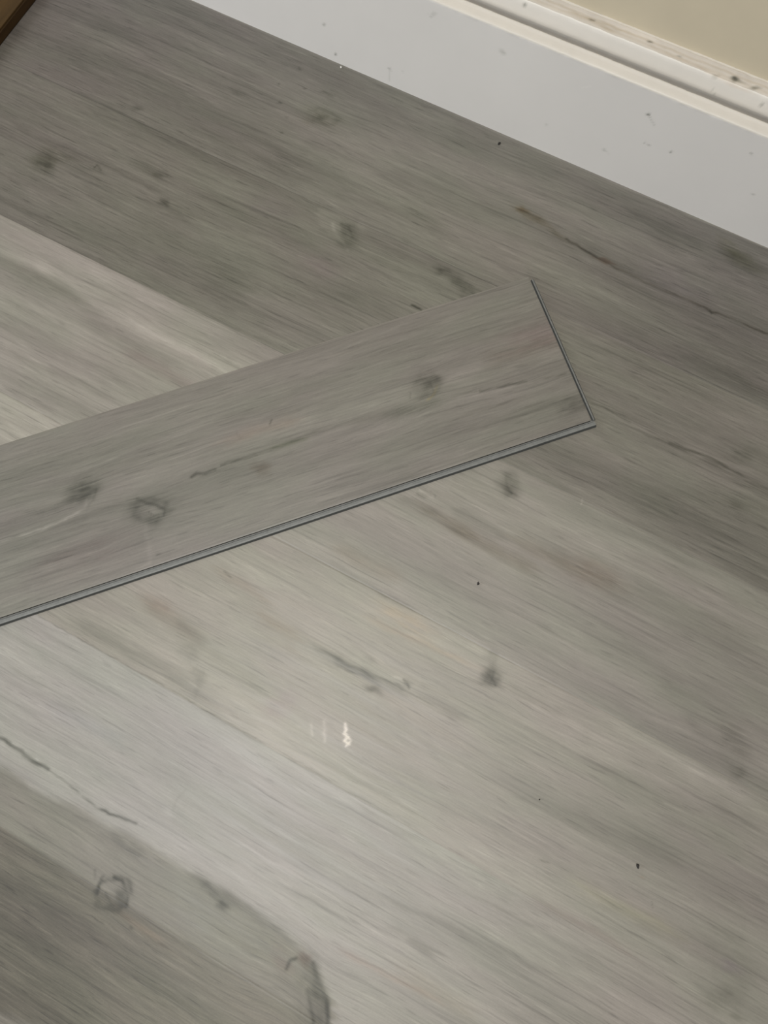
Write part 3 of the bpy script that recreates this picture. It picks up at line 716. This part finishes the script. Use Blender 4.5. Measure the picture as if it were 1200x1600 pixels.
TRIM_FEATS = [
('b',0.0191,0.0415,0.00390,0.00195,0.040,(0.380,0.380,0.380)),
('b',0.0238,0.0423,0.00584,0.00162,0.040,(0.620,0.620,0.620)),
('b',0.0392,0.0414,0.00387,0.00161,0.149,(0.650,0.650,0.650)),
('b',-0.0685,0.0441,0.00200,0.00133,0.039,(0.500,0.500,0.500)),
('b',-0.1266,0.0429,0.00169,0.00135,0.039,(0.550,0.550,0.550)),
('b',-0.0364,0.0415,0.00264,0.00132,0.040,(0.750,0.750,0.750)),
('b',0.0025,0.0386,0.00261,0.00130,0.257,(0.750,0.750,0.750)),
('b',-0.0785,0.0357,0.00096,0.00096,0.412,(0.600,0.600,0.600)),
('b',-0.1939,0.0327,0.00133,0.00133,0.383,(0.550,0.550,0.550)),
('b',-0.0097,0.0341,0.00094,0.00094,0.434,(0.600,0.600,0.600)),
('l',[(0.0511,0.0307),(0.0515,0.0262)],0.00081,(0.450,0.450,0.450)),
('l',[(0.0049,0.0229),(0.0085,0.0192),(0.0075,0.0156)],0.00077,(0.850,0.850,0.850)),
('s',-0.1439,0.0426,-0.1028,0.0400,0.00102,(0.920,0.890,0.850)),
('s',-0.0772,0.0414,0.0525,0.0362,0.00100,(0.920,0.880,0.850)),
('s',-0.1704,0.0419,-0.0718,0.0441,0.00068,(0.880,0.850,0.800)),
]

# ------------------------------------------------------------ floor
def axis(lo, hi, step, far_lo, far_hi):
    a = np.arange(lo, hi + step, step)
    return np.concatenate([np.linspace(far_lo, lo, 14)[:-1], a, np.linspace(hi + step * 2, far_hi, 14)])
STEP = 0.0013
xs = axis(-0.90, 0.46, STEP, -2.2, 1.8)
ys = np.concatenate([np.linspace(-2.6, -0.47, 20)[:-1], np.arange(-0.47, WALL_Y + .022, STEP)])
seams = [SEAM0 + ROW * k for k in range(-14, 2)]
keep = np.ones(len(ys), bool); extra = []
for s_ in seams:
    keep &= np.abs(ys - s_) > .0011
    extra += [s_ - .0007, s_ - .00025, s_ + .00025, s_ + .0007]
ys = np.sort(np.concatenate([ys[keep], extra]))
GX, GY = np.meshgrid(xs, ys)
GZ = np.zeros_like(GX)
groove = np.zeros_like(GX)
for s_ in seams:
    groove += (np.abs(GY - s_) < .0004)
GZ -= groove * .00010
tone, warp = paint(GX.ravel(), GY.ravel(), FLOOR_FEATS)
# tone of each laid plank, lighter and darker boards, plus the light's hot spot painted in
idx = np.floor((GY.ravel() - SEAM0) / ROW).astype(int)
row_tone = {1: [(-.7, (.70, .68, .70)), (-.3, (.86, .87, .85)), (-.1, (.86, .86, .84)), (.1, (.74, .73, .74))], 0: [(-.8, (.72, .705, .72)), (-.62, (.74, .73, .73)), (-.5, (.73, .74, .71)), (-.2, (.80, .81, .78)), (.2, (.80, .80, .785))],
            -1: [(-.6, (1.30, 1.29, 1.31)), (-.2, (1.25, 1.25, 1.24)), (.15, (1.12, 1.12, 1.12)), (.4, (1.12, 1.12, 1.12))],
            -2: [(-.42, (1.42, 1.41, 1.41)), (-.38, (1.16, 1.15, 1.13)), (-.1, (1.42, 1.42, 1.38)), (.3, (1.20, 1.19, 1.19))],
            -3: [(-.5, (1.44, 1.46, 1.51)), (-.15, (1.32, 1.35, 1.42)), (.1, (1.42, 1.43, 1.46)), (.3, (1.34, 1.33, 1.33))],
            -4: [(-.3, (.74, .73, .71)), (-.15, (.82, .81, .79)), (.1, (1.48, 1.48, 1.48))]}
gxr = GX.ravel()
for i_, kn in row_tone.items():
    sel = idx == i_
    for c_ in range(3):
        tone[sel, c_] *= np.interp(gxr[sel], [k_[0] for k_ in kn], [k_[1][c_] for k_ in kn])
# joints are hairline darker in places
jl = groove.ravel() * (.03 + .30 * np.clip(vnoise(GX.ravel() * 9 + 3, GY.ravel() * 3), 0, 1))
tone *= (1 - jl)[:, None]
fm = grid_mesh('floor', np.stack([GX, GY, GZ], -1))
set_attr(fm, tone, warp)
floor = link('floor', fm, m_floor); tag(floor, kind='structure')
# slab below so the floor is not paper thin
def box(name, lo, hi, mat, parent=None, bev=0.0, segs=2):
    bm = bmesh.new(); bmesh.ops.create_cube(bm, size=1)
    for v in bm.verts:
        v.co = Vector([(lo[i] + hi[i]) / 2 + v.co[i] * (hi[i] - lo[i]) for i in range(3)])
    if bev: bmesh.ops.bevel(bm, geom=bm.edges[:], offset=bev, segments=segs, affect='EDGES', profile=.5)
    bmesh.ops.recalc_face_normals(bm, faces=bm.faces[:])
    me = bpy.data.meshes.new(name); bm.to_mesh(me); bm.free()
    for p in me.polygons: p.use_smooth = False
    return link(name, me, mat, parent)

# ------------------------------------------------------------ wall, skirting board and old moulding behind it
X0, X1 = -2.2, 1.8
wall = box('wall_back', (X0, WALL_Y + .0275, -.02), (X1, WALL_Y + .15, 2.4), m_wall)
tag(wall, kind='structure')

def extrude(name, prof, mats, feats, zones, wob, seed):
    """prof: list of (dy, z) ; zones: material index per profile segment ; wob: waviness per profile point"""
    xa = np.concatenate([np.linspace(X0, -.75, 12)[:-1], np.arange(-.75, .22, .0017), np.linspace(.225, X1, 12)])
    pr = np.array(prof)
    P = np.zeros((len(prof), len(xa), 3))
    for i, (dy, z) in enumerate(prof):
        nz = fbm(xa * 130 + seed, np.full_like(xa, i * .35 + seed), 3)
        nz2 = fbm(xa * 130 + seed + 40, np.full_like(xa, i * .35 + seed), 3)
        P[i, :, 0] = xa
        P[i, :, 1] = WALL_Y + dy + wob[i] * nz
        P[i, :, 2] = z + wob[i] * nz2
    me = grid_mesh(name, P)
    # unrolled coordinate: x along, v = running length of profile
    run = np.concatenate([[0], np.cumsum(np.hypot(np.diff(pr[:, 0]), np.diff(pr[:, 1])))])
    U = np.repeat(xa[None, :], len(prof), 0).ravel(); V = np.repeat(pr[:, 1][:, None], len(xa), 1).ravel()
    V2 = np.repeat(run[:, None], len(xa), 1).ravel()
    t_, w_ = paint(U, V2, feats)
    set_attr(me, t_, w_)
    K = len(xa) - 1
    mi = np.repeat(np.array(zones), K).astype(np.int32)
    o = link(name, me, mats)
    me.polygons.foreach_set('material_index', mi)
    return o

# front board: face, rounded arris, cream-painted ledge
pf = [(0.0, z) for z in np.arange(0.0, .1300, .0022)] + [(0.0, .1303), (.0004, .1312), (.0012, .1318), (.004, .1321), (.008, .1323),
      (.0112, .1325), (.0118, .1328), (.0128, .1330), (.0138, .1328), (.0142, .1315), (.0144, .127)]
nb = len(pf)
zones = [0] * (nb - 1)
for i in range(nb - 1):
    if pf[i][1] >= .1300: zones[i] = 1
wob = [0.0] * nb
for i in range(nb):
    if pf[i][1] > .1295: wob[i] = .00022
wob[nb - 11] = .0003
base = extrude('baseboard_back', pf, [m_board, m_ledge], BOARD_FEATS, zones, wob, 3)
tag(base, kind='structure')
# old moulding behind: concave foot, fascia, worn top
pt_ = [(.0200, .120), (.0202, .127), (.0198, .131), (.0182, .1340), (.0165, .1375), (.0155, .1420), (.0150, .1475), (.0147, .152), (.0148, .1555),
       (.0153, .1570), (.0165, .1578), (.0180, .1582), (.0195, .1583), (.0200, .1589), (.0212, .1592), (.0225, .1590), (.0238, .1594), (.0246, .1606), (.0256, .1610), (.0266, .1609), (.0275, .1612)]
zt = [0] * 9 + [1] * 9 + [2] * 2
wt = [0, 0, .0001, .0001, .0001, .0001, .0001, .0001, .0002, .0003, .0003, .0004, .0005, .0005, .0006, .0006, .0006, .0005, .0004, .0003, .0002]
trim = extrude('trim_1', pt_, [m_cream, m_dirty, m_ledge], TRIM_FEATS, zt, wt, 9)
tag(trim, kind='structure')

# ------------------------------------------------------------ loose vinyl plank
TH = 0.0050                        # thickness
PW, PL = 0.178, 1.22
plank = bpy.data.objects.new('vinyl_plank', None); C.objects.link(plank)
plank.location = (-0.07981, 0.46169, 0.0)
plank.rotation_euler.z = 0.81879
tag(plank, 'loose grey wood-effect vinyl plank lying diagonally across the laid floor', 'plank')
# printed face: local x from -PL to 0 (far end at x=0), y from -PW to 0
px = np.concatenate([np.linspace(-PL, -1.02, 8)[:-1], np.arange(-1.02, -.0016, .0017), [-.0007, 0.0]])
py = np.concatenate([[-PW, -PW + .0007], np.arange(-PW + .0017, -.0012, .0017), [-.0007, 0.0]])
PX, PY = np.meshgrid(px, py)
PZ = np.full_like(PX, TH)
edge = np.minimum(np.minimum(PX + PL, -PX), np.minimum(PY + PW, -PY))
PZ -= .0003 * (edge < .0003)
me = grid_mesh('face', np.stack([PX, PY, PZ], -1))
pt, pw = paint(PX.ravel(), PY.ravel(), PLANK_FEATS)
pt *= (1 + .10 * (edge.ravel() < .0009))[:, None]
set_attr(me, pt, pw)
face = link('printed_face', me, m_plank, plank)
def sub(o, label=None):
    if label: o['label'] = label
    return o
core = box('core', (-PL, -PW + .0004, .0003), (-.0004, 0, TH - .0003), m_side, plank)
# locking lip along the long edge, and the one across the end
def lip(name, prof, length, along, off, mat):
    """prof in (out, z); swept along"""
    bm = bmesh.new()
    n = 60
    rings = []
    for i in range(n + 1):
        s = length[0] + (length[1] - length[0]) * i / n
        ring = []
        for j, (o_, z) in enumerate(prof):
            j_ = .00012 * float(vnoise(np.array([s * 90 + j]), np.array([j * 1.7 + off]))[0])
            p = (s, -PW - o_ - (j_ if o_ > .001 else 0), z) if along == 'x' else (o_ + (j_ if o_ > .001 else 0), s, z)
            ring.append(bm.verts.new(p))
        rings.append(ring)
    k = len(prof)
    for a, b in zip(rings[:-1], rings[1:]):
        for j in range(k): bm.faces.new((a[j], a[(j + 1) % k], b[(j + 1) % k], b[j]))
    bm.faces.new(rings[0]); bm.faces.new(rings[-1][::-1])
    bmesh.ops.recalc_face_normals(bm, faces=bm.faces[:])
    for fc in bm.faces:      # outer chamfer takes the dark material, painting the shadow line under the lip
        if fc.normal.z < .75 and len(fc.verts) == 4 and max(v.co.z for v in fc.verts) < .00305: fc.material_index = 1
    m = bpy.data.meshes.new(name); bm.to_mesh(m); bm.free()
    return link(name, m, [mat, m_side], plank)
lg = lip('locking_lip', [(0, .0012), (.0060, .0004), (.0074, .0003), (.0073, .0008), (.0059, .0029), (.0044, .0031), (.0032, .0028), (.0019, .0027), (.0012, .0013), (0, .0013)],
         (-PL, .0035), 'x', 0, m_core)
sub(lg, 'grey click-lock lip along the front long edge')
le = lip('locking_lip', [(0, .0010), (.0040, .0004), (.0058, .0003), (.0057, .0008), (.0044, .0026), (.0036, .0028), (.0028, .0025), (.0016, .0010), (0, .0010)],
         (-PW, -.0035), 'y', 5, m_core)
sub(le, 'grey click-lock lip across the plank end')

# ------------------------------------------------------------ brown wooden board in the corner
bb = bpy.data.objects.new('wooden_board', None); C.objects.link(bb)
bb.location = (-0.7893, 0.35, 0)
tag(bb, 'brown varnished wooden board with dark edge lying flat beside the white skirting', 'board')
top = box('board_face', (-.14, -.55, .0108), (-.0008, .262, .0136), m_brown, bb, .0006)
ed = box('board_edge', (-.14, -.55, .0002), (0, .262, .0112), m_brown_edge, bb, .0010)

# ------------------------------------------------------------ crumbs
def crumb(loc, r, seed, mat, label, group=None, sq=(1, .7, .6)):
    bm = bmesh.new(); bmesh.ops.create_icosphere(bm, subdivisions=2, radius=1)
    rr = random.Random(seed)
    ph = [rr.uniform(0, 6) for _ in range(3)]
    for v in bm.verts:
        c = v.co; s = 1 + .30 * math.sin(3.1 * c.x + ph[0]) * math.sin(2.7 * c.y + ph[1]) + .14 * math.sin(7 * c.z + 5 * c.x + ph[2])
        v.co = Vector((c.x * s * r * sq[0], c.y * s * r * sq[1], c.z * s * r * sq[2]))
    zmin = min(v.co.z for v in bm.verts)
    for v in bm.verts: v.co.z -= zmin
    m = bpy.data.meshes.new('crumb'); bm.to_mesh(m); bm.free()
    o = link('debris_crumb', m, mat); o.location = loc; o.rotation_euler.z = ph[0]
    tag(o, label, 'debris', group)
crumb((-0.1847, 0.6050, 0.0), 0.0018, 780, m_crumb, 'tiny dark crumb on the grey floor closest to the white skirting board')
crumb((0.0221, 0.1316, 0.0), 0.0016, 747, m_crumb, 'tiny black crumb on the floor in front of the loose plank, above the round knot')
crumb((0.2651, -0.0326, 0.0), 0.0019, 996, m_crumb, 'dark triangular crumb on the pale floor at lower right')
crumb((0.1623, -0.0230, 0.0), 0.0008, 843, m_crumb, 'smallest dark crumb, on the pale floor below the round knot')
crumb((-0.4007, 0.6150, 0.0), 0.0013, 533, m_pale, 'small pale crumb lying at the foot of the white skirting board')
